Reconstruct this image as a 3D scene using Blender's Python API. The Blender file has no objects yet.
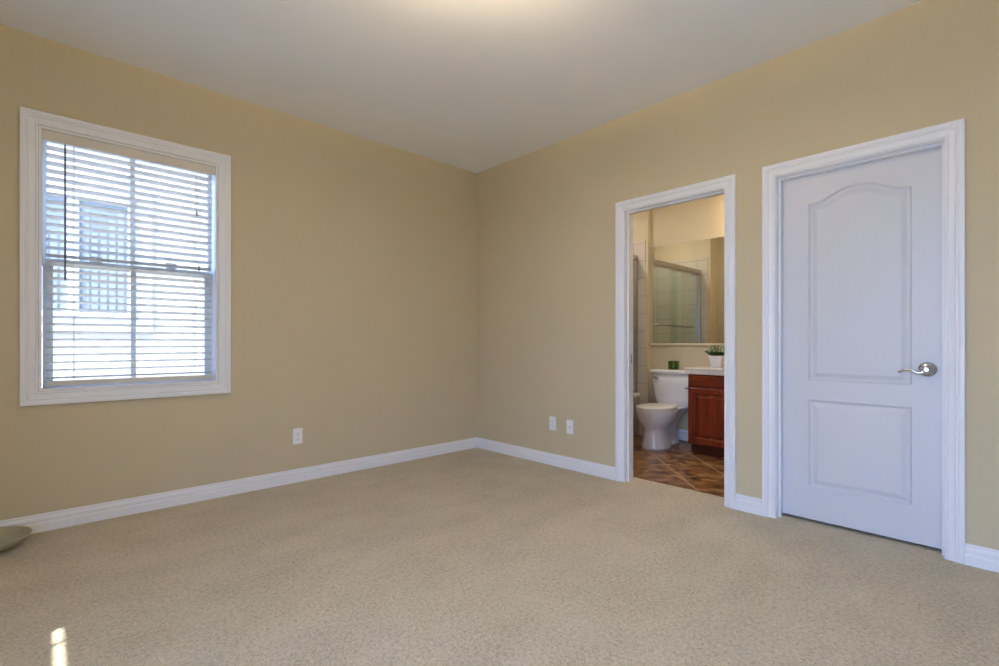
import bpy, bmesh, math, random
from mathutils import Vector, Matrix

random.seed(7)
S = bpy.context.scene
COL = S.collection
PI = math.pi

# ------------------------------------------------------------------ camera
TH = math.atan2(518.5, 488.0)
cam_d = bpy.data.cameras.new('camera')
cam_d.sensor_width = 36.0
cam_d.lens = 36.0 * 488.0 / 999.0
cam_d.shift_y = 9.5 / 999.0
cam_d.clip_start = 0.02
cam = bpy.data.objects.new('camera', cam_d)
COL.objects.link(cam)
cam.location = (-3.172, -3.694, 1.056)
cam.rotation_euler = (PI / 2, 0, TH - PI / 2)
S.camera = cam

# ------------------------------------------------------------------ world, sun, exposure
w = bpy.data.worlds.new('sky')
S.world = w
w.use_nodes = True
bg = w.node_tree.nodes['Background']
bg.inputs['Color'].default_value = (0.35, 0.53, 1.0, 1)
bg.inputs['Strength'].default_value = 9.0

SUN_EL = math.radians(52.3)
sun_d = bpy.data.lights.new('sun', 'SUN')
sun_d.energy = 9.0
sun_d.angle = math.radians(0.53)
sun_d.color = (1.0, 0.95, 0.88)
sun = bpy.data.objects.new('sun', sun_d)
COL.objects.link(sun)
sd = Vector((0.591, 0.248, -0.766))      # direction the light travels
sun.rotation_euler = sd.to_track_quat('-Z', 'Y').to_euler()
sun.location = (-9, -6, 9)

S.view_settings.view_transform = 'Standard'
S.view_settings.look = 'None'
S.view_settings.gamma = 1.0
S.view_settings.use_curve_mapping = False
S.view_settings.exposure = 0.87
S.cycles.use_denoising = True
S.cycles.max_bounces = 14
S.cycles.diffuse_bounces = 8
S.cycles.glossy_bounces = 6
S.cycles.transparent_max_bounces = 16
S.cycles.sample_clamp_indirect = 6.0
S.cycles.caustics_reflective = False
S.cycles.caustics_refractive = False


def portal(name, loc, rot, sx, sy):
    d = bpy.data.lights.new(name, 'AREA')
    d.shape = 'RECTANGLE'
    d.size, d.size_y = sx, sy
    d.cycles.is_portal = True
    o = bpy.data.objects.new(name, d)
    COL.objects.link(o)
    o.location = loc
    o.rotation_euler = rot
    return o


XL, YR, CH = -4.30, -4.75, 2.742          # left wall, rear wall, ceiling height
W2 = (-4.60, -2.95, 0.06, 2.12)           # added unseen daylight window in the left wall: y0, y1, z0, z1
W3 = (-2.70, -1.80, 0.80, 2.12)           # added unseen window in the left wall, its blind gap shapes the sun patch
portal('window_portal', (XL - 0.10, (W2[0] + W2[1]) / 2, (W2[2] + W2[3]) / 2), (0, -PI / 2, 0), W2[3] - W2[2], W2[1] - W2[0])
portal('window_portal.001', (-2.735, 0.13, 1.51), (-PI / 2, 0, 0), 0.86, 1.42)

# ------------------------------------------------------------------ materials
def nt(name):
    m = bpy.data.materials.new(name)
    m.use_nodes = True
    t = m.node_tree
    return m, t, t.nodes['Principled BSDF']


def lin(c):
    return tuple(((x / 255.0) / 12.92 if x / 255.0 <= 0.04045 else ((x / 255.0 + 0.055) / 1.055) ** 2.4) for x in c)


def coords(t, scale=(1, 1, 1), rot=(0, 0, 0), loc=(0, 0, 0)):
    tc = t.nodes.new('ShaderNodeTexCoord')
    mp = t.nodes.new('ShaderNodeMapping')
    mp.inputs['Scale'].default_value = scale
    mp.inputs['Rotation'].default_value = rot
    mp.inputs['Location'].default_value = loc
    t.links.new(tc.outputs['Object'], mp.inputs['Vector'])
    return mp.outputs['Vector']


def noise(t, vec, scale, detail=3, rough=0.5):
    n = t.nodes.new('ShaderNodeTexNoise')
    n.inputs['Scale'].default_value = scale
    n.inputs['Detail'].default_value = detail
    n.inputs['Roughness'].default_value = rough
    t.links.new(vec, n.inputs['Vector'])
    return n.outputs['Fac']


def ramp(t, fac, stops):
    r = t.nodes.new('ShaderNodeValToRGB')
    el = r.color_ramp.elements
    while len(el) < len(stops):
        el.new(0.5)
    for e, (p, c) in zip(el, stops):
        e.position = p
        e.color = tuple(c) + (1,)
    t.links.new(fac, r.inputs['Fac'])
    return r.outputs['Color']


def bump(t, p, fac, strength, dist):
    b = t.nodes.new('ShaderNodeBump')
    b.inputs['Strength'].default_value = strength
    b.inputs['Distance'].default_value = dist
    t.links.new(fac, b.inputs['Height'])
    t.links.new(b.outputs['Normal'], p.inputs['Normal'])
    return b


def mat(name, rgb, rough=0.5, metal=0.0, var=0.03, nscale=6.0, bstr=0.0, bscale=200.0, bdist=0.001, spec=0.5, coat=0.0, trans=0.0):
    """plain paint-like procedural material: a faint noise in colour and, if wanted, a fine bump"""
    m, t, p = nt(name)
    v = coords(t)
    c = lin(rgb)
    f = noise(t, v, nscale)
    col = ramp(t, f, [(0.3, [x * (1 - var) for x in c]), (0.7, [min(1, x * (1 + var)) for x in c])])
    t.links.new(col, p.inputs['Base Color'])
    p.inputs['Roughness'].default_value = rough
    p.inputs['Metallic'].default_value = metal
    p.inputs['Specular IOR Level'].default_value = spec
    p.inputs['Coat Weight'].default_value = coat
    p.inputs['Coat Roughness'].default_value = 0.1
    p.inputs['Transmission Weight'].default_value = trans
    if bstr:
        bump(t, p, noise(t, v, bscale, 2), bstr, bdist)
    return m


def mnode(t, op, a, b=None):
    n = t.nodes.new('ShaderNodeMath')
    n.operation = op
    for i, x in enumerate((a, b)):
        if x is None:
            continue
        if isinstance(x, (int, float)):
            n.inputs[i].default_value = x
        else:
            t.links.new(x, n.inputs[i])
    return n.outputs[0]


def tile_mat(name, tile, grout, size, g, axes, off=(0, 0, 0), rotz=0.0, rough=0.25, tvar=None, gdepth=0.002, nscale=9.0):
    """square tiles in a grid with grout joints on the given axes (object space)"""
    m, t, p = nt(name)
    v = coords(t, rot=(0, 0, rotz), loc=off)
    sx = t.nodes.new('ShaderNodeSeparateXYZ')
    t.links.new(v, sx.inputs[0])
    mask = None
    for a in axes:
        q = mnode(t, 'DIVIDE', sx.outputs[a], size)
        fr = mnode(t, 'FRACT', q)
        d = mnode(t, 'ABSOLUTE', mnode(t, 'SUBTRACT', fr, 0.5))
        k = mnode(t, 'GREATER_THAN', d, 0.5 - g / size / 2)
        mask = k if mask is None else mnode(t, 'MAXIMUM', mask, k)
    vo = coords(t)
    f = noise(t, vo, nscale, 6, 0.62)
    tc = ramp(t, f, tvar if tvar else [(0.3, [x * 0.95 for x in lin(tile)]), (0.7, lin(tile))])
    mx = t.nodes.new('ShaderNodeMix')
    mx.data_type = 'RGBA'
    t.links.new(mask, mx.inputs['Factor'])
    t.links.new(tc, mx.inputs['A'])
    mx.inputs['B'].default_value = lin(grout) + (1,)
    t.links.new(mx.outputs['Result'], p.inputs['Base Color'])
    rr = mnode(t, 'ADD', mnode(t, 'MULTIPLY', mask, 0.5), rough)
    t.links.new(rr, p.inputs['Roughness'])
    h = mnode(t, 'SUBTRACT', mnode(t, 'MULTIPLY', f, 0.15), mask)
    bump(t, p, h, 0.6, gdepth)
    return m


def wood_mat(name, dark, mid, light, axis=2):
    m, t, p = nt(name)
    sc = [14, 14, 14]
    sc[axis] = 1.1
    v = coords(t, tuple(sc))
    f = noise(t, v, 2.2, 6, 0.6)
    col = ramp(t, f, [(0.25, lin(dark)), (0.5, lin(mid)), (0.78, lin(light))])
    t.links.new(col, p.inputs['Base Color'])
    p.inputs['Roughness'].default_value = 0.34
    p.inputs['Coat Weight'].default_value = 0.25
    p.inputs['Coat Roughness'].default_value = 0.2
    bump(t, p, f, 0.15, 0.001)
    return m


def pane_mat(name, tint=(1, 1, 1)):
    m = bpy.data.materials.new(name)
    m.use_nodes = True
    t = m.node_tree
    t.nodes.clear()
    out = t.nodes.new('ShaderNodeOutputMaterial')
    mx = t.nodes.new('ShaderNodeMixShader')
    fr = t.nodes.new('ShaderNodeFresnel')
    ge = t.nodes.new('ShaderNodeNewGeometry')          # same reflectance on both faces of the thin sheet
    t.links.new(mnode(t, 'SUBTRACT', 1.45, mnode(t, 'MULTIPLY', ge.outputs['Backfacing'], 1.45 - 1 / 1.45)), fr.inputs['IOR'])
    tr = t.nodes.new('ShaderNodeBsdfTransparent')
    gl = t.nodes.new('ShaderNodeBsdfGlossy')
    v = coords(t)
    c = ramp(t, noise(t, v, 2.0), [(0.0, [x * 0.98 for x in tint]), (1.0, tint)])
    t.links.new(c, tr.inputs['Color'])
    gl.inputs['Roughness'].default_value = 0.02
    t.links.new(fr.outputs[0], mx.inputs[0])
    t.links.new(tr.outputs[0], mx.inputs[1])
    t.links.new(gl.outputs[0], mx.inputs[2])
    t.links.new(mx.outputs[0], out.inputs[0])
    return m


def emit_mat(name, rgb, strength):
    m, t, p = nt(name)
    v = coords(t)
    c = ramp(t, noise(t, v, 4.0), [(0.0, [x * 0.97 for x in rgb]), (1.0, rgb)])
    t.links.new(c, p.inputs['Emission Color'])
    p.inputs['Emission Strength'].default_value = strength
    p.inputs['Base Color'].default_value = (0.9, 0.87, 0.8, 1)
    return m


def carpet_mat():
    m, t, p = nt('carpet_pile')
    v = coords(t)
    fine = noise(t, v, 170.0, 3, 0.7)
    midn = noise(t, v, 62.0, 3, 0.7)
    big = noise(t, coords(t, (1.0, 1.7, 1), (0, 0, 0.5)), 2.6, 4, 0.6)
    s = mnode(t, 'ADD', mnode(t, 'MULTIPLY', fine, 0.40), mnode(t, 'ADD', mnode(t, 'MULTIPLY', midn, 0.34), mnode(t, 'MULTIPLY', big, 0.14)))
    col = ramp(t, s, [(0.27, lin((128, 115, 92))), (0.44, lin((200, 187, 160))), (0.62, lin((229, 219, 197)))])
    t.links.new(col, p.inputs['Base Color'])
    p.inputs['Roughness'].default_value = 0.95
    p.inputs['Specular IOR Level'].default_value = 0.1
    p.inputs['Sheen Weight'].default_value = 0.25
    p.inputs['Sheen Roughness'].default_value = 0.6
    h = mnode(t, 'ADD', mnode(t, 'MULTIPLY', fine, 0.6), midn)
    bump(t, p, h, 0.9, 0.008)
    return m


M = {}
M['wall'] = mat('wall_paint', (201, 187, 156), 0.75, var=0.012, nscale=3, bstr=0.12, bscale=220, bdist=0.001, spec=0.25)
M['ceiling'] = mat('ceiling_paint', (236, 238, 243), 0.85, var=0.01, nscale=3, bstr=0.15, bscale=160, bdist=0.001, spec=0.2)
M['trim'] = mat('white_trim_paint', (232, 232, 235), 0.35, var=0.008, nscale=3, spec=0.4)
M['door'] = mat('white_door_paint', (210, 211, 216), 0.38, var=0.008, nscale=3, bstr=0.05, bscale=120, bdist=0.0005, spec=0.4)
M['carpet'] = carpet_mat()
M['vinyl'] = mat('window_vinyl', (206, 208, 206), 0.4, var=0.01)
M['slat'] = mat('blind_slat_white', (196, 193, 188), 0.4, var=0.015)
M['valance'] = mat('blind_valance', (214, 206, 194), 0.45, var=0.02)
M['cord'] = mat('cord_white', (205, 203, 200), 0.7)
M['wand'] = mat('wand_grey', (92, 92, 110), 0.25)
M['tassel'] = mat('tassel_grey', (120, 118, 122), 0.4)
M['pane'] = pane_mat('window_pane', (0.94, 0.97, 0.96))
M['shower_glass'] = pane_mat('shower_glass', (0.88, 0.94, 0.92))
M['chrome'] = mat('chrome', (205, 205, 212), 0.12, 1.0, var=0.01)
M['chrome_dark'] = mat('brushed_nickel', (186, 182, 176), 0.30, 1.0, var=0.02)
M['plate'] = mat('white_plastic', (238, 238, 240), 0.35, var=0.005)
M['slot'] = mat('dark_slot', (58, 56, 56), 0.6)
M['porcelain'] = mat('porcelain', (234, 230, 228), 0.12, var=0.006, spec=0.6, coat=0.3)
M['seat'] = mat('toilet_seat_plastic', (238, 233, 224), 0.22, var=0.006)
M['tub'] = mat('tub_enamel', (230, 226, 218), 0.2, var=0.006)
M['cherry'] = wood_mat('cherry_wood', (66, 20, 8), (120, 42, 17), (158, 66, 28), 2)
M['cherry_h'] = wood_mat('cherry_wood_across', (66, 20, 8), (120, 42, 17), (158, 66, 28), 1)
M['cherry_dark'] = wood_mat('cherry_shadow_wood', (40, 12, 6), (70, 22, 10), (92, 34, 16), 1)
M['counter'] = tile_mat('counter_tile', (226, 219, 210), (176, 168, 158), 0.165, 0.005, (0, 1), off=(0.02, 0.05, 0))
M['walltile'] = tile_mat('tub_wall_tile', (204, 194, 180), (158, 142, 122), 0.2, 0.006, (0, 1, 2), off=(0.085, 0.045, 0.012))
M['bathfloor'] = tile_mat('slate_floor_tile', (130, 90, 55), (186, 154, 116), 0.363, 0.012, (0, 1), off=(0.129, 0.207, 0), rotz=PI / 4, rough=0.3,
                          tvar=[(0.34, lin((66, 40, 22))), (0.46, lin((116, 78, 44))), (0.56, lin((150, 110, 68))), (0.7, lin((178, 138, 92)))], nscale=9.0)
M['mirror'] = mat('mirror_silver', (238, 240, 234), 0.015, 1.0, var=0.003)
M['mirror_rail'] = mat('mirror_rail_cream', (222, 204, 168), 0.35)
M['pot'] = mat('white_ceramic_pot', (236, 234, 236), 0.3, var=0.006)
M['soil'] = mat('potting_soil', (52, 38, 26), 0.95, var=0.3, nscale=90)
M['leaf'] = mat('leaf_green', (74, 104, 52), 0.45, var=0.45, nscale=40)
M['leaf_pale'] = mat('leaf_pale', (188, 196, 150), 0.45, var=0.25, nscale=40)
M['candle_glass'] = mat('green_glass', (84, 120, 24), 0.08, var=0.03, trans=0.55)
M['wax'] = mat('green_wax', (120, 160, 40), 0.5, var=0.05)
M['wick'] = mat('wick_black', (30, 28, 26), 0.9)
M['bowl'] = mat('frosted_grey_green_glass', (168, 166, 142), 0.2, var=0.10, nscale=9)
M['stucco'] = mat('white_stucco', (176, 165, 148), 0.9, var=0.05, nscale=5, bstr=0.5, bscale=45, bdist=0.01)
M['stucco_trim'] = mat('stucco_band', (182, 171, 154), 0.9, var=0.02, bstr=0.3, bscale=60, bdist=0.006)
M['ext_frame'] = mat('outside_window_frame', (235, 238, 240), 0.5)
M['ext_glass'] = mat('outside_window_glass', (118, 122, 124), 0.3, var=0.1, nscale=2, spec=0.2)
M['ext_blind'] = mat('outside_vertical_blind', (126, 129, 131), 0.6, var=0.12)
M['roof'] = mat('roof_tile', (150, 120, 95), 0.8, var=0.1)
M['ground'] = mat('gravel_ground', (168, 160, 148), 0.95, var=0.15, nscale=12)
M['bronze'] = mat('bronze_ring', (92, 80, 66), 0.35, 0.8)
M['lamp'] = emit_mat('lamp_glass_lit', (1.0, 0.76, 0.5), 10.0)
M['bulb'] = emit_mat('bulb_lit', (1.0, 0.76, 0.45), 470.0)
M['vanity_lamp'] = emit_mat('vanity_lamp_lit', (1.0, 0.76, 0.50), 18.0)
M['bath_fill'] = emit_mat('bath_fill_lit', (1.0, 0.94, 0.90), 110.0)  # glow of the two fill lamps added to the bathroom
M['dark'] = mat('shadow_gap_black', (20, 19, 18), 0.9)


# ------------------------------------------------------------------ mesh helpers
def box(bm, x0, x1, y0, y1, z0, z1):
    vs = [bm.verts.new(c) for c in ((x0, y0, z0), (x1, y0, z0), (x1, y1, z0), (x0, y1, z0), (x0, y0, z1), (x1, y0, z1), (x1, y1, z1), (x0, y1, z1))]
    for f in ((3, 2, 1, 0), (4, 5, 6, 7), (0, 1, 5, 4), (1, 2, 6, 5), (2, 3, 7, 6), (3, 0, 4, 7)):
        bm.faces.new([vs[i] for i in f])
    return vs


def rbox(bm, x0, x1, y0, y1, z0, z1, r=0.004, seg=2):
    """box with its edges rounded"""
    b = bmesh.new()
    box(b, x0, x1, y0, y1, z0, z1)
    bmesh.ops.bevel(b, geom=b.edges[:], offset=r, segments=seg, profile=0.5, affect='EDGES')
    merge(bm, b)


def merge(bm, b, mtx=None):
    if mtx is not None:
        bmesh.ops.transform(b, matrix=mtx, verts=b.verts)
    mp = {}
    for v in b.verts:
        mp[v] = bm.verts.new(v.co)
    for f in b.faces:
        nf = bm.faces.new([mp[v] for v in f.verts])
        nf.smooth = f.smooth
        nf.material_index = f.material_index
    b.free()


def loft(bm, rings, cap0=True, cap1=True, smooth=True):
    rs = [[bm.verts.new(p) for p in ring] for ring in rings]
    n = len(rs[0])
    for a, b in zip(rs, rs[1:]):
        for i in range(n):
            f = bm.faces.new((a[i], a[(i + 1) % n], b[(i + 1) % n], b[i]))
            f.smooth = smooth
    if cap0:
        bm.faces.new(rs[0][::-1])
    if cap1:
        bm.faces.new(rs[-1])
    return rs


def lathe(bm, prof, n=40, c=(0, 0, 0), axis='z', smooth=True, cap0=True, cap1=True):
    rings = []
    for r, h in prof:
        ring = []
        for i in range(n):
            a = 2 * PI * i / n
            u, v = r * math.cos(a), r * math.sin(a)
            p = {'z': (u, v, h), 'x': (h, u, v), 'y': (v, h, u)}[axis]
            ring.append((p[0] + c[0], p[1] + c[1], p[2] + c[2]))
        rings.append(ring)
    loft(bm, rings, cap0, cap1, smooth)


def tube(bm, pts, r, n=10, flat=None):
    """tube along points; r a number or a list; flat squashes the section"""
    pts = [Vector(p) for p in pts]
    rr = r if isinstance(r, (list, tuple)) else [r] * len(pts)
    rings = []
    up = Vector((0, 0, 1))
    for i, p in enumerate(pts):
        d = (pts[min(i + 1, len(pts) - 1)] - pts[max(i - 1, 0)]).normalized()
        a = d.cross(up)
        if a.length < 1e-3:
            a = d.cross(Vector((1, 0, 0)))
        a.normalize()
        b = a.cross(d).normalized()
        k = flat if flat else 1.0
        rings.append([tuple(p + a * (rr[i] * math.cos(2 * PI * j / n)) * k + b * (rr[i] * math.sin(2 * PI * j / n))) for j in range(n)])
    loft(bm, rings)


def sweep(bm, path, prof, to3, closed=False):
    """mitred moulding: path of 2D points, profile of (offset outward, height); outward is to the right of travel"""
    n = len(path)
    rings = []
    for i in range(n):
        p = Vector(path[i])
        if closed or 0 < i < n - 1:
            a = (p - Vector(path[i - 1])).normalized()
            b = (Vector(path[(i + 1) % n]) - p).normalized()
        elif i == 0:
            a = b = (Vector(path[1]) - p).normalized()
        else:
            a = b = (p - Vector(path[i - 1])).normalized()
        na, nb = Vector((a.y, -a.x)), Vector((b.y, -b.x))
        m = (na + nb)
        m = m / (1 + na.dot(nb))
        rings.append([to3(p.x + m.x * o, p.y + m.y * o, h) for o, h in prof])
    if closed:
        rs = [[bm.verts.new(q) for q in r] for r in rings]
        k = len(prof)
        for i in range(n):
            A, B = rs[i], rs[(i + 1) % n]
            for j in range(k):
                bm.faces.new((A[j], A[(j + 1) % k], B[(j + 1) % k], B[j]))
    else:
        loft(bm, rings, smooth=False)


def obj(name, bm, m, parent=None, loc=None):
    bmesh.ops.recalc_face_normals(bm, faces=bm.faces)
    me = bpy.data.meshes.new(name)
    bm.to_mesh(me)
    bm.free()
    for k in (m if isinstance(m, (list, tuple)) else [m]):
        me.materials.append(k)
    o = bpy.data.objects.new(name, me)
    COL.objects.link(o)
    if parent is not None:
        o.parent = parent
    if loc is not None:
        o.location = loc
    return o


def tag(o, label, cat, group=None, kind=None):
    o['label'] = label
    o['category'] = cat
    if group:
        o['group'] = group
    if kind:
        o['kind'] = kind
    return o


def thing(name, label, cat, loc=(0, 0, 0), group=None, kind=None):
    o = bpy.data.objects.new(name, None)
    o.empty_display_size = 0.1
    COL.objects.link(o)
    o.location = loc
    return tag(o, label, cat, group, kind)


def smooth_bevel(o, width=0.003, seg=2):
    b = o.modifiers.new('bevel', 'BEVEL')
    b.width = width
    b.segments = seg
    b.limit_method = 'ANGLE'
    b.angle_limit = math.radians(40)
    return o


def wall_mesh(axis, c0, c1, a0, a1, z0, z1, holes):
    """wall slab between coordinates c0..c1 on `axis`, spanning a0..a1 along, with rectangular holes (a0,a1,z0,z1)"""
    A = sorted({a0, a1} | {h[0] for h in holes} | {h[1] for h in holes})
    Z = sorted({z0, z1} | {max(z0, h[2]) for h in holes} | {h[3] for h in holes})

    def solid(i, j):
        if i < 0 or j < 0 or i >= len(A) - 1 or j >= len(Z) - 1:
            return False
        ca, cz = (A[i] + A[i + 1]) / 2, (Z[j] + Z[j + 1]) / 2
        return not any(h[0] < ca < h[1] and h[2] < cz < h[3] for h in holes)
    bm = bmesh.new()
    cache = {}

    def V(c, a, z):
        k = (round(c, 5), round(a, 5), round(z, 5))
        if k not in cache:
            cache[k] = bm.verts.new((c, a, z) if axis == 'x' else (a, c, z))
        return cache[k]
    for i in range(len(A) - 1):
        for j in range(len(Z) - 1):
            if not solid(i, j):
                continue
            for c in (c0, c1):
                bm.faces.new((V(c, A[i], Z[j]), V(c, A[i + 1], Z[j]), V(c, A[i + 1], Z[j + 1]), V(c, A[i], Z[j + 1])))
            if not solid(i - 1, j):
                bm.faces.new((V(c0, A[i], Z[j]), V(c1, A[i], Z[j]), V(c1, A[i], Z[j + 1]), V(c0, A[i], Z[j + 1])))
            if not solid(i + 1, j):
                bm.faces.new((V(c0, A[i + 1], Z[j]), V(c1, A[i + 1], Z[j]), V(c1, A[i + 1], Z[j + 1]), V(c0, A[i + 1], Z[j + 1])))
            if not solid(i, j - 1):
                bm.faces.new((V(c0, A[i], Z[j]), V(c1, A[i], Z[j]), V(c1, A[i + 1], Z[j]), V(c0, A[i + 1], Z[j])))
            if not solid(i, j + 1):
                bm.faces.new((V(c0, A[i], Z[j + 1]), V(c1, A[i], Z[j + 1]), V(c1, A[i + 1], Z[j + 1]), V(c0, A[i + 1], Z[j + 1])))
    return bm


def struct(name, bm, m, label, cat, parent=None):
    o = obj(name, bm, m, parent)
    if parent is None:
        tag(o, label, cat, kind='structure')
    return o


def slab(x0, x1, y0, y1, z0, z1):
    bm = bmesh.new()
    box(bm, x0, x1, y0, y1, z0, z1)
    return bm


# ------------------------------------------------------------------ the rooms
WT = 0.100                                   # thickness of the wall between bedroom and bathroom
BX = 1.90                                   # far bathroom wall (behind toilet and mirror)
AX = 1.840                                  # tiled tub wall, stands proud of it
AY = -0.825                                 # where the tub alcove starts
AW = 0.32                                   # near tub alcove wall
WIN = (-3.178, -2.300, 0.787, 2.252)        # clear opening of window_1: x0,x1,z0,z1
BD = (-2.412, -1.690, 2.033)                # bathroom doorway y0,y1,top
CD = (-3.450, -2.715, 2.034)                # closet doorway
FZ = 0.016                                  # top of the carpet pile against the trim
BS = -2.62                                  # bathroom south wall

struct('floor', slab(XL, 0.170, YR, 0, -0.12, FZ), M['carpet'], 'beige cut pile carpet covering the bedroom floor', 'floor')
struct('floor_bathroom', slab(0.170, BX, BS, 0, -0.12, -0.006), M['bathfloor'], 'brown diagonal slate tile floor of the bathroom', 'floor')
struct('floor_closet', slab(0.170, 1.0, -3.62, BS - 0.08, -0.12, FZ), M['carpet'], 'carpet inside the closet behind the closed white door', 'floor')
struct('ceiling', slab(XL - 0.14, BX + 0.14, YR - 0.14, 0.15, CH, CH + 0.15), M['ceiling'], 'smooth off white flat ceiling', 'ceiling')
struct('wall_back', wall_mesh('y', 0, 0.15, XL - 0.14, BX + 0.14, -0.12, CH, [(WIN[0], WIN[1], WIN[2], WIN[3])]), M['wall'],
       'tan painted wall with the blind covered window', 'wall')
struct('wall_right', wall_mesh('x', 0, WT, YR - 0.14, 0, -0.12, CH, [(BD[0] - 0.018, BD[1] + 0.018, -0.2, BD[2] + 0.018), (CD[0] - 0.018, CD[1] + 0.018, -0.2, CD[2] + 0.018)]), M['wall'],
       'tan painted wall with the bathroom doorway and closet door', 'wall')
struct('wall_left', wall_mesh('x', XL - 0.14, XL, YR - 0.14, 0, -0.12, CH, [W2, W3]), M['wall'], 'tan painted wall left of the camera', 'wall')
struct('wall_rear', slab(XL, 0, YR - 0.14, YR, -0.12, CH), M['wall'], 'tan painted wall behind the camera', 'wall')
struct('wall_bath_east', slab(BX, BX + 0.14, BS - 0.1, 0, -0.12, CH), M['wall'], 'tan bathroom wall behind the toilet and mirror', 'wall')
struct('wall_bath_south', slab(WT, BX, BS - 0.08, BS, -0.12, CH), M['wall'], 'tan bathroom wall at the end of the vanity', 'wall')
struct('wall_alcove_east', slab(AX, BX, AY, 0, -0.006, CH), M['wall'], 'tan furred wall above the tub tile beside the mirror', 'wall')
struct('wall_alcove_west', slab(WT, AW, AY, 0, -0.006, CH), M['wall'], 'tan furred wall at the near end of the tub', 'wall')
struct('wall_closet_back', slab(1.0, 1.1, -3.72, BS - 0.08, -0.12, CH), M['wall'], 'back wall of the closet behind the white door', 'wall')
struct('wall_closet_side', slab(WT, 1.0, -3.72, -3.62, -0.12, CH), M['wall'], 'side wall of the closet behind the white door', 'wall')
TT = 2.215
struct('wall_tile_east', slab(AX - 0.010, AX, -0.792, 0, 0.0, TT), M['walltile'], 'beige square tile on the tub wall beside the mirror', 'wall tile')
struct('wall_tile_north', slab(AW + 0.01, AX - 0.01, -0.010, 0, 0.0, TT), M['walltile'], 'beige square tile on the long wall above the tub', 'wall tile')
struct('wall_tile_west', slab(AW, AW + 0.010, -0.792, 0, 0.0, TT), M['walltile'], 'beige square tile on the near tub wall', 'wall tile')

# baseboards ---------------------------------------------------------
BP = [(0, 0), (0.019, 0), (0.019, 0.058), (0.017, 0.064), (0.012, 0.068), (0.012, 0.072), (0.0135, 0.074), (0.0135, 0.086), (0.009, 0.094), (0.0055, 0.098), (0.0055, 0.107), (0.003, 0.112), (0, 0.112)]


def baseboard(name, p0, p1, label, m0=0.0, m1=0.0):
    """skirting from p0 to p1, room on the left of travel; m0/m1 mitre the ends (1 inside corner)"""
    bm = bmesh.new()
    d = Vector((p1[0] - p0[0], p1[1] - p0[1], 0))
    d.normalize()
    nn = Vector((-d.y, d.x, 0))
    A, B = Vector((p0[0], p0[1], 0)), Vector((p1[0], p1[1], 0))
    loft(bm, [[tuple(A + nn * t + d * (t * m0) + Vector((0, 0, z))) for t, z in BP], [tuple(B + nn * t - d * (t * m1) + Vector((0, 0, z))) for t, z in BP]], smooth=False)
    return struct(name, bm, M['trim'], label, 'baseboard')


baseboard('baseboard_back', (0, 0), (XL, 0), 'white stepped baseboard under the window', 1, 1)
baseboard('baseboard_right_corner', (0, -1.616), (0, 0), 'white baseboard between the room corner and the bathroom doorway', 0, 1)
baseboard('baseboard_right_middle', (0, -2.641), (0, -2.486), 'short white baseboard between the two door casings')
baseboard('baseboard_right_front', (0, YR), (0, -3.524), 'white baseboard right of the closet door', 1, 0)
baseboard('baseboard_left', (XL, 0), (XL, YR), 'white baseboard along the left wall', 1, 1)
baseboard('baseboard_rear', (XL, YR), (0, YR), 'white baseboard behind the camera', 1, 1)
baseboard('baseboard_bath', (BX, -1.54), (BX, AY), 'white baseboard behind the toilet')

# ------------------------------------------------------------------ mouldings and openings
CP = [(0, 0), (0, 0.009), (0.003, 0.011), (0.009, 0.011), (0.012, 0.006), (0.017, 0.008), (0.034, 0.012), (0.038, 0.0165), (0.042, 0.0145), (0.047, 0.0145),
      (0.050, 0.019), (0.057, 0.020), (0.067, 0.020), (0.070, 0.018), (0.070, 0)]      # casing profile: width from the opening, thickness


def door_casing(parent, y0, y1, top, reveal=0.004):
    bm = bmesh.new()
    path = [(y0 - reveal, 0.0), (y0 - reveal, top + reveal), (y1 + reveal, top + reveal), (y1 + reveal, 0.0)]
    # travelling up the right-hand jamb: outward is to the left, so mirror the profile
    sweep(bm, path, [(-o, h) for o, h in CP], lambda a, z, h: (-h, a, z))
    return obj('casing', bm, M['trim'], parent)


def door_jamb(parent, y0, y1, top, stop_x, x1=WT):
    bm = bmesh.new()
    t = 0.018
    box(bm, 0, x1, y0 - t, y0, 0, top + t)
    box(bm, 0, x1, y1, y1 + t, 0, top + t)
    box(bm, 0, x1, y0, y1, top, top + t)
    s = 0.011
    a, b = stop_x
    box(bm, a, b, y0, y0 + s, 0, top - s)
    box(bm, a, b, y1 - s, y1, 0, top - s)
    box(bm, a, b, y0, y1, top - s, top)
    return obj('jamb', bm, M['trim'], parent)


# bathroom doorway
d2 = thing('door_2', 'open bathroom doorway with white casing', 'doorway', (0, 0, 0), kind='structure')
door_casing(d2, *BD)
door_jamb(d2, *BD, stop_x=(0.030, 0.058), x1=WT)
bm = bmesh.new()
sweep(bm, [(BD[0], 0.0), (BD[0], BD[2]), (BD[1], BD[2]), (BD[1], 0.0)], [(-o, h) for o, h in CP], lambda a, z, h: (WT + h, a, z))
obj('casing', bm, M['trim'], d2)
bm = bmesh.new()
rbox(bm, 0.062, 0.088, BD[1] - 0.003, BD[1] + 0.001, 0.90, 0.965, 0.001)
obj('strike_plate', bm, M['chrome_dark'], d2)
# closet door with its leaf, panels and lever
d1 = thing('door_1', 'closed white two panel arch top closet door with chrome lever', 'door', (0, 0, 0), kind='structure')
door_casing(d1, *CD)
door_jamb(d1, *CD, stop_x=(0.036, 0.072), x1=0.112)


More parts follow.
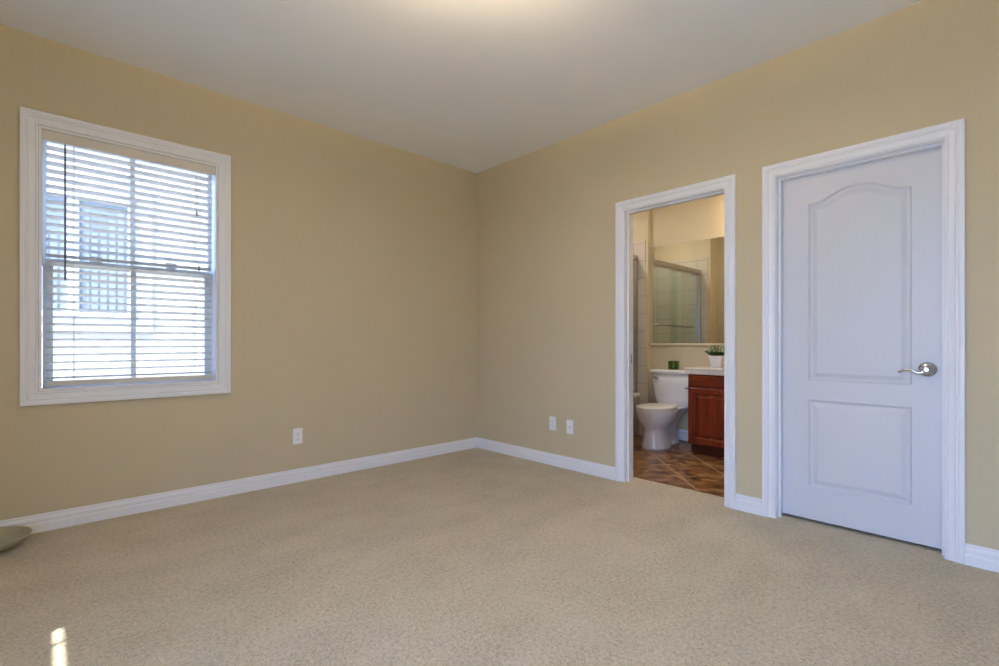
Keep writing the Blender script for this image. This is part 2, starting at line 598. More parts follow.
def arch_outline(y0, y1, z0, z1, rise, inset, n=26):
    """closed outline of a door panel; rise > 0 lifts an eyebrow arch in the middle of the top edge"""
    pts = [(y0 + inset, z0 + inset), (y1 - inset, z0 + inset)]
    for i in range(n + 1):
        u = i / n
        y = (y1 - inset) + (y0 + inset - (y1 - inset)) * u
        q = max(0.0, min(1.0, (min(u, 1 - u) - 0.05) / 0.38))            # flat shoulders, broad crown
        s = q * q * (3 - 2 * q)
        pts.append((y, z1 - inset + rise * s))
    return pts


def door_leaf_mesh(x, y0, y1, z0, z1, thick, panels):
    """moulded hollow-core door: front face at x with sunk mouldings and raised fields"""
    bm = bmesh.new()
    py0, py1 = panels[0][0], panels[0][1]
    N = 26
    cols = [y0, py0, py1, y1]
    # stiles
    for a, b in ((y0, py0), (py1, y1)):
        bm.faces.new([bm.verts.new(p) for p in ((x, a, z0), (x, b, z0), (x, b, z1), (x, a, z1))])
    # rails: between z0, panel edges, z1 (arched edges follow the outline)
    edges = [[(y, z0) for y in (py0, py1)]]
    for (a, b, pz0, pz1, rise) in panels:
        edges.append([(a, pz0), (b, pz0)])
        out = arch_outline(a, b, pz0, pz1, rise, 0.0, N)
        top = [out[i] for i in range(2, len(out))][::-1]
        edges.append(top if rise else [(a, pz1), (b, pz1)])
    edges.append([(py0, z1), (py1, z1)])
    for k in range(0, len(edges), 2):
        lo, hi = edges[k], edges[k + 1]
        bm.faces.new([bm.verts.new((x, p[0], p[1])) for p in lo + hi[::-1]])
    for (a, b, pz0, pz1, rise) in panels:
        n = N if rise else 2
        rings = []
        for inset, dep in ((0, 0), (0.004, 0.006), (0.010, 0.0125), (0.016, 0.013), (0.022, 0.0115), (0.040, 0.0025), (0.044, 0.001)):
            rings.append([(x + dep, p[0], p[1]) for p in arch_outline(a, b, pz0, pz1, rise * (1 - inset * 1.2), inset, n)])
        loft(bm, rings, cap0=False, cap1=True, smooth=False)
    # edges and back
    xb = x + thick
    q = [(y0, z0), (y1, z0), (y1, z1), (y0, z1)]
    for i in range(4):
        a, b = q[i], q[(i + 1) % 4]
        bm.faces.new([bm.verts.new(p) for p in ((x, *a), (x, *b), (xb, *b), (xb, *a))])
    bm.faces.new([bm.verts.new((xb, *p)) for p in q])
    bmesh.ops.remove_doubles(bm, verts=bm.verts, dist=1e-5)
    return bm


DX = 0.075
leaf = obj('door_leaf', door_leaf_mesh(DX, CD[0] + 0.004, CD[1] - 0.004, 0.034, CD[2] - 0.004, 0.036,
                                       [(-3.322, -2.860, 0.222, 0.724, 0), (-3.322, -2.860, 0.836, 1.860, 0.060)]), M['door'], d1)
lev = bpy.data.objects.new('lever_handle', None)
COL.objects.link(lev)
lev.parent = d1
lev.location = (DX, -3.383, 0.921)
lev['label'] = 'polished chrome lever handle'
bm = bmesh.new()
lathe(bm, [(0.037, 0.0), (0.037, -0.004), (0.034, -0.009), (0.024, -0.013), (0.016, -0.016), (0.014, -0.020)], 36, axis='x')
obj('rosette', bm, M['chrome'], lev)
bm = bmesh.new()
lathe(bm, [(0.012, -0.014), (0.012, -0.036), (0.016, -0.040), (0.019, -0.048), (0.017, -0.056), (0.010, -0.060)], 28, axis='x')
obj('hub', bm, M['chrome'], lev)
bm = bmesh.new()
pts, rad = [], []
for i in range(19):
    u = i / 18
    pts.append((-0.048 - 0.004 * math.sin(PI * u), 0.002 + 0.108 * u, -0.006 - 0.010 * math.sin(PI * min(1, u / 0.45)) + (0.013 * math.sin(PI * (u - 0.4) / 0.75) if u > 0.4 else 0) - 0.020 * u * u))
    rad.append(0.0095 - 0.0042 * u)
tube(bm, pts, rad, 12, flat=0.8)
obj('lever', bm, M['chrome'], lev)

# ------------------------------------------------------------------ window_1
w1 = thing('window_1', 'white framed sash window behind the open slat blind', 'window', (0, 0, 0), kind='structure')
bm = bmesh.new()
x0, x1, z0, z1 = WIN
WP = [(o * 1.04, h) for o, h in CP]
sweep(bm, [(x0 - .002, z0 - .002), (x1 + .002, z0 - .002), (x1 + .002, z1 + .002), (x0 - .002, z1 + .002)], WP, lambda a, z, h: (a, -h, z), closed=True)
obj('casing', bm, M['trim'], w1)
bm = bmesh.new()
t = 0.012
box(bm, x0, x0 + t, -0.001, 0.15, z0, z1)
box(bm, x1 - t, x1, -0.001, 0.15, z0, z1)
box(bm, x0 + t, x1 - t, -0.001, 0.15, z0, z0 + t)
box(bm, x0 + t, x1 - t, -0.001, 0.15, z1 - t, z1)
obj('jamb', bm, M['trim'], w1)
X0, X1, Z0, Z1 = x0 + t, x1 - t, z0 + t, z1 - t


def sash(name, xa, xb, za, zb, ya, yb, stile, brail, trail, mx):
    bm = bmesh.new()
    rbox(bm, xa, xa + stile, ya, yb, za, zb, 0.003)
    rbox(bm, xb - stile, xb, ya, yb, za, zb, 0.003)
    rbox(bm, xa + stile, xb - stile, ya, yb, za, za + brail, 0.003)
    rbox(bm, xa + stile, xb - stile, ya, yb, zb - trail, zb, 0.003)
    s = obj(name, bm, M['vinyl'], w1)
    ym = (ya + yb) / 2
    bm = bmesh.new()
    box(bm, mx - 0.013, mx + 0.013, ym - 0.008, ym + 0.008, za + brail, zb - trail)
    obj('muntin', bm, M['vinyl'], s)
    bm = bmesh.new()
    box(bm, xa + stile, xb - stile, ym - 0.002, ym + 0.002, za + brail, zb - trail)
    obj('pane', bm, M['pane'], s)
    return s


sash('upper_sash', X0, X1, 1.495, Z1, 0.122, 0.146, 0.022, 0.036, 0.03, -2.748)
ls = sash('lower_sash', X0 + 0.004, X1 - 0.004, Z0, 1.537, 0.088, 0.118, 0.044, 0.030, 0.042, -2.748)
for sx in (-2.93, -2.55):
    bm = bmesh.new()
    rbox(bm, sx - 0.03, sx + 0.03, 0.088, 0.116, 1.537, 1.573, 0.003)
    rbox(bm, sx - 0.008, sx + 0.022, 0.080, 0.104, 1.573, 1.558, 0.003)
    obj('sash_lock', bm, M['vinyl'], ls)

# fill_window on the left wall (unseen, added to fill the room with daylight)
w2 = thing('fill_window', 'added unseen white window left of the camera for daylight fill', 'window', (XL, 0, 0), kind='structure')
bm = bmesh.new()
y0, y1, z0, z1 = W2
for a, b, c, d in ((y0, y0 + .05, z0, z1), (y1 - .05, y1, z0, z1), (y0 + .05, y1 - .05, z0, z0 + .05), (y0 + .05, y1 - .05, z1 - .05, z1), ((y0 + y1) / 2 - .025, (y0 + y1) / 2 + .025, z0 + .05, z1 - .05)):
    rbox(bm, -0.10, -0.05, a, b, c, d, 0.003)
obj('window_frame', bm, M['trim'], w2)
for a, b in ((y0 + .05, (y0 + y1) / 2 - .025), ((y0 + y1) / 2 + .025, y1 - .05)):
    bm = bmesh.new()
    box(bm, -0.078, -0.074, a, b, z0 + .05, z1 - .05)
    obj('pane', bm, M['pane'], w2)
bm = bmesh.new()
sweep(bm, [(y0 - .002, z0 - .002), (y1 + .002, z0 - .002), (y1 + .002, z1 + .002), (y0 - .002, z1 + .002)], WP, lambda a, z, h: (h, a, z), closed=True)
obj('casing', bm, M['trim'], w2)

w3 = thing('sun_patch_window', 'added unseen window on the left wall for the floor sun patch', 'window', (XL, 0, 0), kind='structure')  # added out of view to throw the sun patch on the carpet
bm = bmesh.new()
y0, y1, z0, z1 = W3
for a, b, c, d in ((y0, y0 + .04, z0, z1), (y1 - .02, y1, z0, z1), (y0 + .04, y1 - .02, z0, z0 + .04), (y0 + .04, y1 - .02, z1 - .04, z1)):
    rbox(bm, -0.135, -0.10, a, b, c, d, 0.003)
obj('window_frame', bm, M['trim'], w3)
bm = bmesh.new()
box(bm, -0.120, -0.116, y0 + .04, y1 - .02, z0 + .04, z1 - .04)
obj('pane', bm, M['pane'], w3)
bm = bmesh.new()
sweep(bm, [(y0 - .002, z0 - .002), (y1 + .002, z0 - .002), (y1 + .002, z1 + .002), (y0 - .002, z1 + .002)], WP, lambda a, z, h: (h, a, z), closed=True)
obj('casing', bm, M['trim'], w3)
cb = thing('window_blind', 'added unseen slat blind on the left wall, its one gap shaping the sun patch', 'blind', (XL - 0.005, (W3[0] + W3[1]) / 2, W3[3]))  # invented blind; slat gap and tape cut the sun patch to shape
hw = (W3[1] - W3[0]) / 2
bm = bmesh.new()
rbox(bm, -0.03, 0.0, -hw, hw, -0.05, -0.001, 0.003)
obj('valance', bm, M['valance'], cb)
bm = bmesh.new()
zz = W3[3] - 0.05
while zz > W3[2] + 0.03:
    za, zb = max(zz - 0.046, W3[2] + 0.002), zz + 0.003
    if not (za < 1.573 and zb > 1.537):
        box(bm, -0.010 if int(zz * 1000) % 2 else -0.012, -0.007 if int(zz * 1000) % 2 else -0.009, -hw, hw, za, zb)
    zz -= 0.043
box(bm, -0.010, -0.007, -hw, hw, 1.573, 1.60)
box(bm, -0.010, -0.007, -hw, hw, 1.44, 1.537)
box(bm, -0.012, -0.009, -hw, hw, W3[2] + 0.001, W3[2] + 0.06)
bmesh.ops.translate(bm, vec=(0, 0, -W3[3]), verts=bm.verts)
obj('slats', bm, M['slat'], cb)
for yy in (hw - 0.118, -hw + 0.118):
    bm = bmesh.new()
    box(bm, -0.006, -0.004, yy - 0.007, yy + 0.007, W3[2] - W3[3] + 0.002, -0.05)
    o = obj('ladder_tape', bm, M['cord'], cb)
# ------------------------------------------------------------------ blind
bl = thing('window_blind', 'white horizontal slat blind hanging open in the window frame', 'blind', (-2.739, 0.04, 2.24))
BXL, BXR = -3.150, -2.328
bm = bmesh.new()
rbox(bm, -3.165 + 2.739, -2.313 + 2.739, -0.034, -0.020, -0.058, -0.001, 0.003)
rbox(bm, -3.160 + 2.739, -2.318 + 2.739, -0.018, 0.028, -0.042, -0.002, 0.002)
obj('valance', bm, M['valance'], bl)
bm = bmesh.new()
PITCH = 0.0432
n = 31
for i in range(n):
    zc = -0.088 - i * PITCH
    rings = []
    for xx in (BXL, BXR):
        ring = []
        for k in range(7):
            u = -1 + 2 * k / 6
            ring.append((xx + 2.739, 0.005 + 0.025 * u, zc - 0.0050 * u + 0.0018 + 0.0030 * (1 - u * u)))
        for k in range(6, -1, -1):
            u = -1 + 2 * k / 6
            ring.append((xx + 2.739, 0.005 + 0.025 * u, zc - 0.0050 * u - 0.0014 + 0.0030 * (1 - u * u)))
        rings.append(ring)
    loft(bm, rings, smooth=False)
obj('slats', bm, M['slat'], bl)
bm = bmesh.new()
rbox(bm, BXL + 2.739 - .002, BXR + 2.739 + .002, -0.021, 0.031, 0.812 - 2.24, 0.838 - 2.24, 0.003)
obj('bottom_rail', bm, M['valance'], bl)
for cx in (-3.030, -2.428):
    bm = bmesh.new()
    for yy in (-0.0225, 0.0325):
        tube(bm, [(cx + 2.739, yy, -0.05), (cx + 2.739, yy, 0.838 - 2.24)], 0.0014, 6)
    obj('ladder_cord', bm, M['cord'], bl)
bm = bmesh.new()
tube(bm, [(-3.069 + 2.739, -0.030, -0.062), (-3.069 + 2.739, -0.028, -0.20), (-3.069 + 2.739, -0.027, -0.83)], 0.0042, 8)
wd = obj('tilt_wand', bm, M['wand'], bl)
wd['label'] = 'dark grey tilt wand'
for cx, zb in ((-2.420, 1.925), (-2.408, 1.565)):
    bm = bmesh.new()
    tube(bm, [(cx + 2.739, -0.028, -0.055), (cx + 2.739, -0.027, zb - 2.24)], 0.0010, 6)
    lc = obj('lift_cord', bm, M['cord'], bl)
    bm = bmesh.new()
    lathe(bm, [(0.0025, 0.0), (0.0042, -0.008), (0.0055, -0.030), (0.0045, -0.036)], 12, c=(cx + 2.739, -0.027, zb - 2.24))
    obj('tassel', bm, M['tassel'], lc)

# ------------------------------------------------------------------ outside
struct('ground', slab(-40, 40, -40, 40, -0.62, -0.52), M['ground'], 'pale gravel ground outside the window', 'ground')
struct('sky_light_block', slab(XL - 0.14, BX + 0.14, YR - 0.14, 0.15, CH + 0.15, 5.7), M['stucco'], 'added unseen block above the room that cuts the sky light outside', 'wall')  # added out of view to cut sky light between the houses
nb = thing('neighbour_house', 'white stucco house wall outside the window', 'house', (-2.0, 3.2, -0.52))
bm = bmesh.new()
box(bm, -6, 7, 0, 3.0, 0, 4.0)
obj('wall', bm, M['stucco'], nb)


def nbx(x):
    return x + 2.0


def nbz(z):
    return z + 0.52


bm = bmesh.new()
# raised stucco surround: right band and lower band around the window
box(bm, nbx(-4.2), nbx(-2.226), -0.022, 0.0, nbz(1.16), nbz(1.335))
box(bm, nbx(-2.40), nbx(-2.226), -0.022, 0.0, nbz(1.335), nbz(2.68))
box(bm, nbx(-4.2), nbx(-2.226), -0.022, 0.0, nbz(2.68), nbz(2.80))
obj('stucco_surround', bm, M['stucco_trim'], nb)
bm = bmesh.new()
rbox(bm, nbx(-4.2), nbx(-2.36), -0.075, -0.02, nbz(2.655), nbz(2.695), 0.004)
obj('ledge', bm, M['stucco_trim'], nb)
# its window: frame, mullion, glass, and the vertical blinds behind the glass
bm = bmesh.new()
rbox(bm, nbx(-4.0), nbx(-2.40), -0.055, -0.01, nbz(1.335), nbz(1.375), 0.004)
rbox(bm, nbx(-4.0), nbx(-2.40), -0.055, -0.01, nbz(2.60), nbz(2.655), 0.004)
rbox(bm, nbx(-2.452), nbx(-2.40), -0.055, -0.01, nbz(1.375), nbz(2.60), 0.004)
rbox(bm, nbx(-2.965), nbx(-2.872), -0.055, -0.01, nbz(1.375), nbz(2.60), 0.004)
rbox(bm, nbx(-4.0), nbx(-3.95), -0.055, -0.01, nbz(1.375), nbz(2.60), 0.004)
nw = obj('window_frame', bm, M['ext_frame'], nb)
for a, b in ((-3.95, -2.965), (-2.872, -2.452)):
    bm = bmesh.new()
    box(bm, nbx(a), nbx(b), -0.020, -0.012, nbz(1.375), nbz(2.60))
    obj('pane', bm, M['ext_glass'], nw)
    bm = bmesh.new()
    xx = a + 0.03
    while xx < b - 0.05:
        box(bm, nbx(xx), nbx(xx) + 0.055, -0.027, -0.021, nbz(1.378), nbz(2.20 + 0.35 * random.random()))
        xx += 0.075
    obj('vertical_blind', bm, M['ext_blind'], nw)
bm = bmesh.new()
for k in range(1):
    vs = [bm.verts.new(p) for p in ((-6.3, -0.12, 4.0), (7.3, -0.12, 4.0), (7.3, 1.5, 4.6), (-6.3, 1.5, 4.6), (-6.3, 3.35, 4.0), (7.3, 3.35, 4.0))]
    bm.faces.new((vs[0], vs[1], vs[2], vs[3]))
    bm.faces.new((vs[3], vs[2], vs[5], vs[4]))
    bm.faces.new((vs[0], vs[3], vs[4]))
    bm.faces.new((vs[1], vs[5], vs[2]))
    bm.faces.new((vs[0], vs[4], vs[5], vs[1]))
obj('roof', bm, M['roof'], nb)

# ------------------------------------------------------------------ wall plates
def plate(name, loc, axis, label, cat, kind, group=None):
    """axis 'y': on the window wall, facing -y; 'x': on the door wall, facing -x"""
    t = thing(name, label, cat, loc, group)
    if axis == 'x':
        t.rotation_euler = (0, 0, -PI / 2)
    bm = bmesh.new()
    rbox(bm, -0.035, 0.035, -0.006, 0.0, -0.0575, 0.0575, 0.0022)
    obj('cover_plate', bm, M['plate'], t)
    if kind == 'duplex':
        for s in (-1, 1):
            bm = bmesh.new()
            rbox(bm, -0.0165, 0.0165, -0.0085, -0.0055, s * 0.020 - 0.014, s * 0.020 + 0.014, 0.001)
            rc = obj('receptacle', bm, M['plate'], t)
            bm = bmesh.new()
            box(bm, -0.0075, -0.0055, -0.0092, -0.0084, s * 0.020 - 0.003, s * 0.020 + 0.006)
            box(bm, 0.0055, 0.0075, -0.0092, -0.0084, s * 0.020 - 0.003, s * 0.020 + 0.005)
            lathe(bm, [(0.0026, -0.0092), (0.0026, -0.0084)], 10, c=(0, 0, s * 0.020 - 0.0085), axis='y')
            obj('slot', bm, M['slot'], rc)
        bm = bmesh.new()
        lathe(bm, [(0.003, -0.0072), (0.003, -0.0055)], 12, axis='y')
        obj('screw', bm, M['chrome_dark'], t)
    else:
        bm = bmesh.new()
        lathe(bm, [(0.0065, -0.009), (0.0065, -0.0055)], 16, axis='y')
        lathe(bm, [(0.004, -0.014), (0.004, -0.009)], 16, axis='y')
        obj('coaxial_jack', bm, M['chrome_dark'], t)
        for s in (-1, 1):
            bm = bmesh.new()
            lathe(bm, [(0.003, -0.0072), (0.003, -0.0055)], 12, c=(0, 0, s * 0.042), axis='y')
            obj('screw', bm, M['plate'], t)
    return t


plate('wall_outlet', (-1.770, 0, 0.356), 'y', 'white duplex power outlet low on the wall right of the window', 'outlet', 'duplex')
plate('wall_outlet', (0, -0.987, 0.370), 'x', 'white duplex power outlet on the doorway wall, nearer the room corner', 'outlet', 'duplex')
plate('cable_jack', (0, -1.172, 0.362), 'x', 'white cable wall plate with one round jack, nearer the bathroom doorway', 'wall plate', 'coax')

# ------------------------------------------------------------------ ceiling lamp
cl = thing('ceiling_light', 'semi flush ceiling lamp with glowing frosted glass bowl', 'lamp', (-2.065, -2.373, CH))
bm = bmesh.new()
lathe(bm, [(0.075, 0.0), (0.075, -0.010), (0.060, -0.022), (0.016, -0.028), (0.010, -0.036), (0.010, -0.215), (0.016, -0.222), (0.012, -0.236), (0.004, -0.246)], 40)
obj('lamp_base', bm, M['bronze'], cl)
bm = bmesh.new()
lathe(bm, [(0.012, -0.212), (0.08, -0.205), (0.14, -0.182), (0.18, -0.150), (0.195, -0.118), (0.192, -0.116), (0.176, -0.146), (0.137, -0.176), (0.08, -0.198), (0.012, -0.205)], 48, cap0=False, cap1=False)
obj('glass_bowl_shade', bm, M['lamp'], cl)
for k in range(3):
    a = 2 * PI * k / 3 + 0.4
    bm = bmesh.new()
    c = (0.075 * math.cos(a), 0.075 * math.sin(a))
    b2 = bmesh.new()
    bmesh.ops.create_uvsphere(b2, u_segments=20, v_segments=12, radius=0.028)
    bmesh.ops.translate(b2, vec=(c[0], c[1], -0.130), verts=b2.verts)
    for f in b2.faces:
        f.smooth = True
    merge(bm, b2)
    bb = obj('bulb', bm, M['bulb'], cl)
    bm = bmesh.new()
    tube(bm, [(0.010 * math.cos(a), 0.010 * math.sin(a), -0.165), (c[0], c[1], -0.168), (c[0], c[1], -0.150)], 0.008, 10)
    obj('socket_arm', bm, M['bronze'], cl)

# ------------------------------------------------------------------ glass bowl on the carpet
gb = thing('glass_bowl', 'shallow grey green glass bowl on the carpet by the baseboard', 'bowl', (-3.384, -0.187, FZ))
bm = bmesh.new()
pr = [(0.055, 0.0), (0.075, 0.002), (0.110, 0.011), (0.143, 0.027), (0.164, 0.044), (0.177, 0.059), (0.180, 0.064), (0.178, 0.067), (0.171, 0.063), (0.155, 0.046),
      (0.134, 0.031), (0.103, 0.016), (0.065, 0.008), (0.01, 0.007)]
lathe(bm, pr, 64)
obj('bowl_body', bm, M['bowl'], gb)
bm = bmesh.new()
lathe(bm, [(0.176, 0.0615), (0.1815, 0.064), (0.1815, 0.067), (0.177, 0.069), (0.173, 0.066)], 64, cap0=False, cap1=False)
obj('rim', bm, M['bowl'], gb)

# ------------------------------------------------------------------ bathroom: tub and shower door
tb = thing('bathtub', 'white built in bathtub under the beige wall tile', 'bathtub', (0, 0, -0.006))
bm = bmesh.new()
tx0, tx1, ty0, ty1, tz = AW + 0.012, AX - 0.012, -0.735, -0.012, 0.488


def rrect(x0, x1, y0, y1, z, r, n=8):
    pts = []
    for cx, cy, a0 in ((x1 - r, y1 - r, 0), (x0 + r, y1 - r, PI / 2), (x0 + r, y0 + r, PI), (x1 - r, y0 + r, 1.5 * PI)):
        for i in range(n + 1):
            a = a0 + PI / 2 * i / n
            pts.append((cx + r * math.cos(a), cy + r * math.sin(a), z))
    return pts


loft(bm, [rrect(tx0, tx1, ty0 + 0.02, ty1, 0.0, 0.004), rrect(tx0, tx1, ty0 + 0.012, ty1, tz - 0.06, 0.004), rrect(tx0, tx1, ty0, ty1, tz - 0.045, 0.004), rrect(tx0, tx1, ty0, ty1, tz - 0.008, 0.006),
          rrect(tx0 + .006, tx1 - .006, ty0 + 0.008, ty1 - .006, tz, 0.010), rrect(tx0 + .08, tx1 - .08, ty0 + .085, ty1 - .05, tz, 0.09), rrect(tx0 + .095, tx1 - .095, ty0 + .10, ty1 - .065, tz - .02, 0.09),
          rrect(tx0 + .16, tx1 - .14, ty0 + .15, ty1 - .11, 0.12, 0.10), rrect(tx0 + .25, tx1 - .2, ty0 + .2, ty1 - .16, 0.09, 0.08)])
obj('tub_shell', bm, M['tub'], tb)

sh = thing('shower_door', 'chrome framed sliding glass shower door standing on the bathtub rim', 'shower door', (0, -0.675, 0.482))
H0, H1 = 0.0, 1.575
bm = bmesh.new()
rbox(bm, AW + 0.011, AX - 0.011, -0.026, 0.026, H1 - 0.055, H1, 0.006)
obj('header_rail', bm, M['chrome_dark'], sh)
bm = bmesh.new()
rbox(bm, AW + 0.013, AX - 0.013, -0.024, 0.024, 0.001, 0.024, 0.004)
obj('bottom_track', bm, M['chrome_dark'], sh)
for xx in (AW + 0.011, AX - 0.011 - 0.026):
    bm = bmesh.new()
    rbox(bm, xx, xx + 0.026, -0.02, 0.02, 0.024, H1 - 0.055, 0.003)
    obj('side_post', bm, M['chrome_dark'], sh)
for k, (a, b, yy) in enumerate(((AW + 0.04, 1.10, 0.010), (0.99, AX - 0.04, -0.010))):
    bm = bmesh.new()
    box(bm, a, b, yy - 0.003, yy + 0.003, 0.030, H1 - 0.06)
    pn = obj('glass_panel', bm, M['shower_glass'], sh)
    bm = bmesh.new()
    for q0, q1, r0, r1 in ((a, b, .028, .046), (a, b, H1 - .08, H1 - .06)):
        box(bm, q0, q1, yy - 0.006, yy + 0.006, r0, r1)
    obj('panel_frame', bm, M['chrome_dark'], pn)
    if k == 0 or k == 1:
        bm = bmesh.new()
        s = -1 if k == 1 else 1
        z = 0.785
        tube(bm, [(a + 0.06, yy + s * 0.045, z), (b - 0.06, yy + s * 0.045, z)], 0.008, 12)
        for e in (a + 0.07, b - 0.07):
            tube(bm, [(e, yy + s * 0.003, z), (e, yy + s * 0.045, z)], 0.006, 10)
        obj('towel_bar', bm, M['chrome_dark'], pn)

# ------------------------------------------------------------------ mirror and vanity light
mr = thing('wall_mirror', 'large frameless bathroom mirror above the toilet and vanity', 'mirror', (BX, 0, 0))
bm = bmesh.new()
rbox(bm, -0.006, -0.0005, -2.56, -0.827, 1.0465, 2.135, 0.001)
obj('mirror_glass', bm, M['mirror'], mr)
bm = bmesh.new()
rbox(bm, -0.014, -0.0005, -2.565, -0.827, 1.026, 1.047, 0.002)
obj('bottom_rail', bm, M['mirror_rail'], mr)

vl = thing('vanity_light', 'brushed metal vanity lamp bar with glowing glass shades above the mirror', 'lamp', (BX, -2.08, 2.36))
bm = bmesh.new()
rbox(bm, -0.025, -0.0005, -0.30, 0.30, -0.05, 0.05, 0.006)
obj('back_plate', bm, M['chrome_dark'], vl)
for k in range(3):
    yy = -0.21 + 0.21 * k
    bm = bmesh.new()
    tube(bm, [(-0.024, yy, 0.0), (-0.07, yy, 0.015), (-0.10, yy, 0.0), (-0.105, yy, -0.02)], 0.008, 10)
    obj('lamp_arm', bm, M['chrome_dark'], vl)
    bm = bmesh.new()
    lathe(bm, [(0.022, -0.015), (0.034, -0.03), (0.048, -0.07), (0.055, -0.12), (0.050, -0.12), (0.02, -0.05)], 28, c=(-0.105, yy, 0))
    obj('glass_shade', bm, M['vanity_lamp'], vl)

rl = thing('bath_fill_light', 'added unseen ceiling fill lamp above the bathtub', 'lamp', (1.05, -0.42, CH))  # unseen lamp added to brighten the tub alcove
bm = bmesh.new()
lathe(bm, [(0.095, 0.0), (0.095, -0.006), (0.075, -0.008), (0.070, -0.002)], 32, cap0=False, cap1=False)
obj('trim_ring', bm, M['trim'], rl)
bm = bmesh.new()
lathe(bm, [(0.070, -0.004), (0.001, -0.005)], 32, cap0=False, cap1=False)
obj('lens', bm, M['bath_fill'], rl)
rl = thing('bath_fill_light', 'added unseen ceiling fill lamp in the middle of the bathroom', 'lamp', (0.95, -1.55, CH))  # second unseen lamp added as bathroom fill
bm = bmesh.new()
lathe(bm, [(0.095, 0.0), (0.095, -0.006), (0.075, -0.008), (0.070, -0.002)], 32, cap0=False, cap1=False)
obj('trim_ring', bm, M['trim'], rl)
bm = bmesh.new()
lathe(bm, [(0.070, -0.004), (0.001, -0.005)], 32, cap0=False, cap1=False)
obj('lens', bm, M['bath_fill'], rl)

# ------------------------------------------------------------------ toilet
TY = -1.178
tl = thing('toilet', 'white two piece toilet with closed lid facing the doorway wall', 'toilet', (BX, TY, -0.006))


def egg(uc, af, ab, b, z, n=44, p=2.2):
    """egg outline: uc centre distance from the wall, af front half-length, ab rear half-length, b half-width"""
    out = []
    for i in range(n):
        t = 2 * PI * i / n
        c, s = math.cos(t), math.sin(t)
        cu = math.copysign(abs(c) ** (2 / p), c)
        su = math.copysign(abs(s) ** (2 / p), s)
        out.append((-(uc + (af if c > 0 else ab) * cu), b * su, z))
    return out


bm = bmesh.new()
loft(bm, [egg(0.52, 0.168, 0.20, 0.132, 0.0), egg(0.52, 0.166, 0.20, 0.130, 0.02), egg(0.52, 0.156, 0.19, 0.119, 0.06), egg(0.525, 0.144, 0.18, 0.108, 0.13), egg(0.53, 0.138, 0.17, 0.103, 0.185),
          egg(0.53, 0.142, 0.17, 0.106, 0.208), egg(0.525, 0.168, 0.19, 0.130, 0.235), egg(0.515, 0.200, 0.21, 0.158, 0.27), egg(0.505, 0.226, 0.228, 0.175, 0.31), egg(0.50, 0.243, 0.24, 0.185, 0.35), egg(0.50, 0.248, 0.24, 0.187, 0.376),
          egg(0.50, 0.244, 0.236, 0.183, 0.386), egg(0.50, 0.19, 0.19, 0.135, 0.386), egg(0.50, 0.175, 0.175, 0.12, 0.35), egg(0.49, 0.12, 0.12, 0.08, 0.24)])
b2 = bmesh.new()      # rear trapway and foot
loft(b2, [egg(0.30, 0.17, 0.16, 0.095, 0.0, p=3), egg(0.30, 0.17, 0.16, 0.094, 0.025, p=3), egg(0.30, 0.16, 0.14, 0.072, 0.045, p=3), egg(0.30, 0.15, 0.13, 0.062, 0.12, p=3), egg(0.30, 0.15, 0.14, 0.066, 0.22, p=3),
          egg(0.26, 0.19, 0.20, 0.09, 0.29, p=3), egg(0.20, 0.25, 0.165, 0.125, 0.335, p=4), egg(0.17, 0.26, 0.145, 0.150, 0.365, p=5), egg(0.15, 0.24, 0.125, 0.160, 0.392, p=5)])
merge(bm, b2)
obj('bowl', bm, M['porcelain'], tl)
bm = bmesh.new()
loft(bm, [egg(0.51, 0.243, 0.23, 0.183, 0.388), egg(0.51, 0.246, 0.232, 0.186, 0.392), egg(0.51, 0.245, 0.231, 0.185, 0.400), egg(0.51, 0.238, 0.226, 0.178, 0.403)])
obj('seat', bm, M['seat'], tl)
bm = bmesh.new()
loft(bm, [egg(0.51, 0.236, 0.222, 0.177, 0.4035), egg(0.51, 0.243, 0.228, 0.184, 0.407), egg(0.51, 0.243, 0.228, 0.184, 0.415), egg(0.51, 0.225, 0.212, 0.168, 0.422), egg(0.51, 0.10, 0.1, 0.08, 0.427)])
obj('lid', bm, M['seat'], tl)
for s in (-1, 1):
    bm = bmesh.new()
    rbox(bm, -0.285, -0.255, s * 0.075 - 0.02, s * 0.075 + 0.02, 0.380, 0.416, 0.006, 3)
    obj('hinge', bm, M['seat'], tl)
    bm = bmesh.new()
    lathe(bm, [(0.016, 0.024), (0.016, 0.034), (0.010, 0.044), (0.002, 0.047)], 18, c=(-0.30, s * 0.082, 0))
    obj('bolt_cap', bm, M['porcelain'], tl)


def tank_ring(u0, u1, hw, z, r=0.035):
    return rrect(-u1, -u0, -hw, hw, z, r, 6)


bm = bmesh.new()
loft(bm, [tank_ring(0.03, 0.175, 0.175, 0.393, .03), tank_ring(0.022, 0.186, 0.192, 0.405), tank_ring(0.018, 0.196, 0.203, 0.46), tank_ring(0.014, 0.206, 0.222, 0.58), tank_ring(0.012, 0.212, 0.236, 0.726)])
obj('tank', bm, M['porcelain'], tl)
bm = bmesh.new()
loft(bm, [tank_ring(0.010, 0.214, 0.240, 0.7265), tank_ring(0.006, 0.224, 0.252, 0.736), tank_ring(0.006, 0.224, 0.252, 0.758), tank_ring(0.012, 0.216, 0.244, 0.770, .03), tank_ring(0.03, 0.19, 0.22, 0.773, .03)])
obj('tank_lid', bm, M['porcelain'], tl)
bm = bmesh.new()
rbox(bm, -0.224, -0.2095, 0.150, 0.205, 0.672, 0.696, 0.004)
tube(bm, [(-0.224, 0.19, 0.684), (-0.236, 0.188, 0.684), (-0.240, 0.165, 0.682), (-0.240, 0.125, 0.679)], [0.007, 0.007, 0.006, 0.005], 10)
fl = obj('flush_lever', bm, M['chrome_dark'], tl)
fl['label'] = 'small metal flush lever'

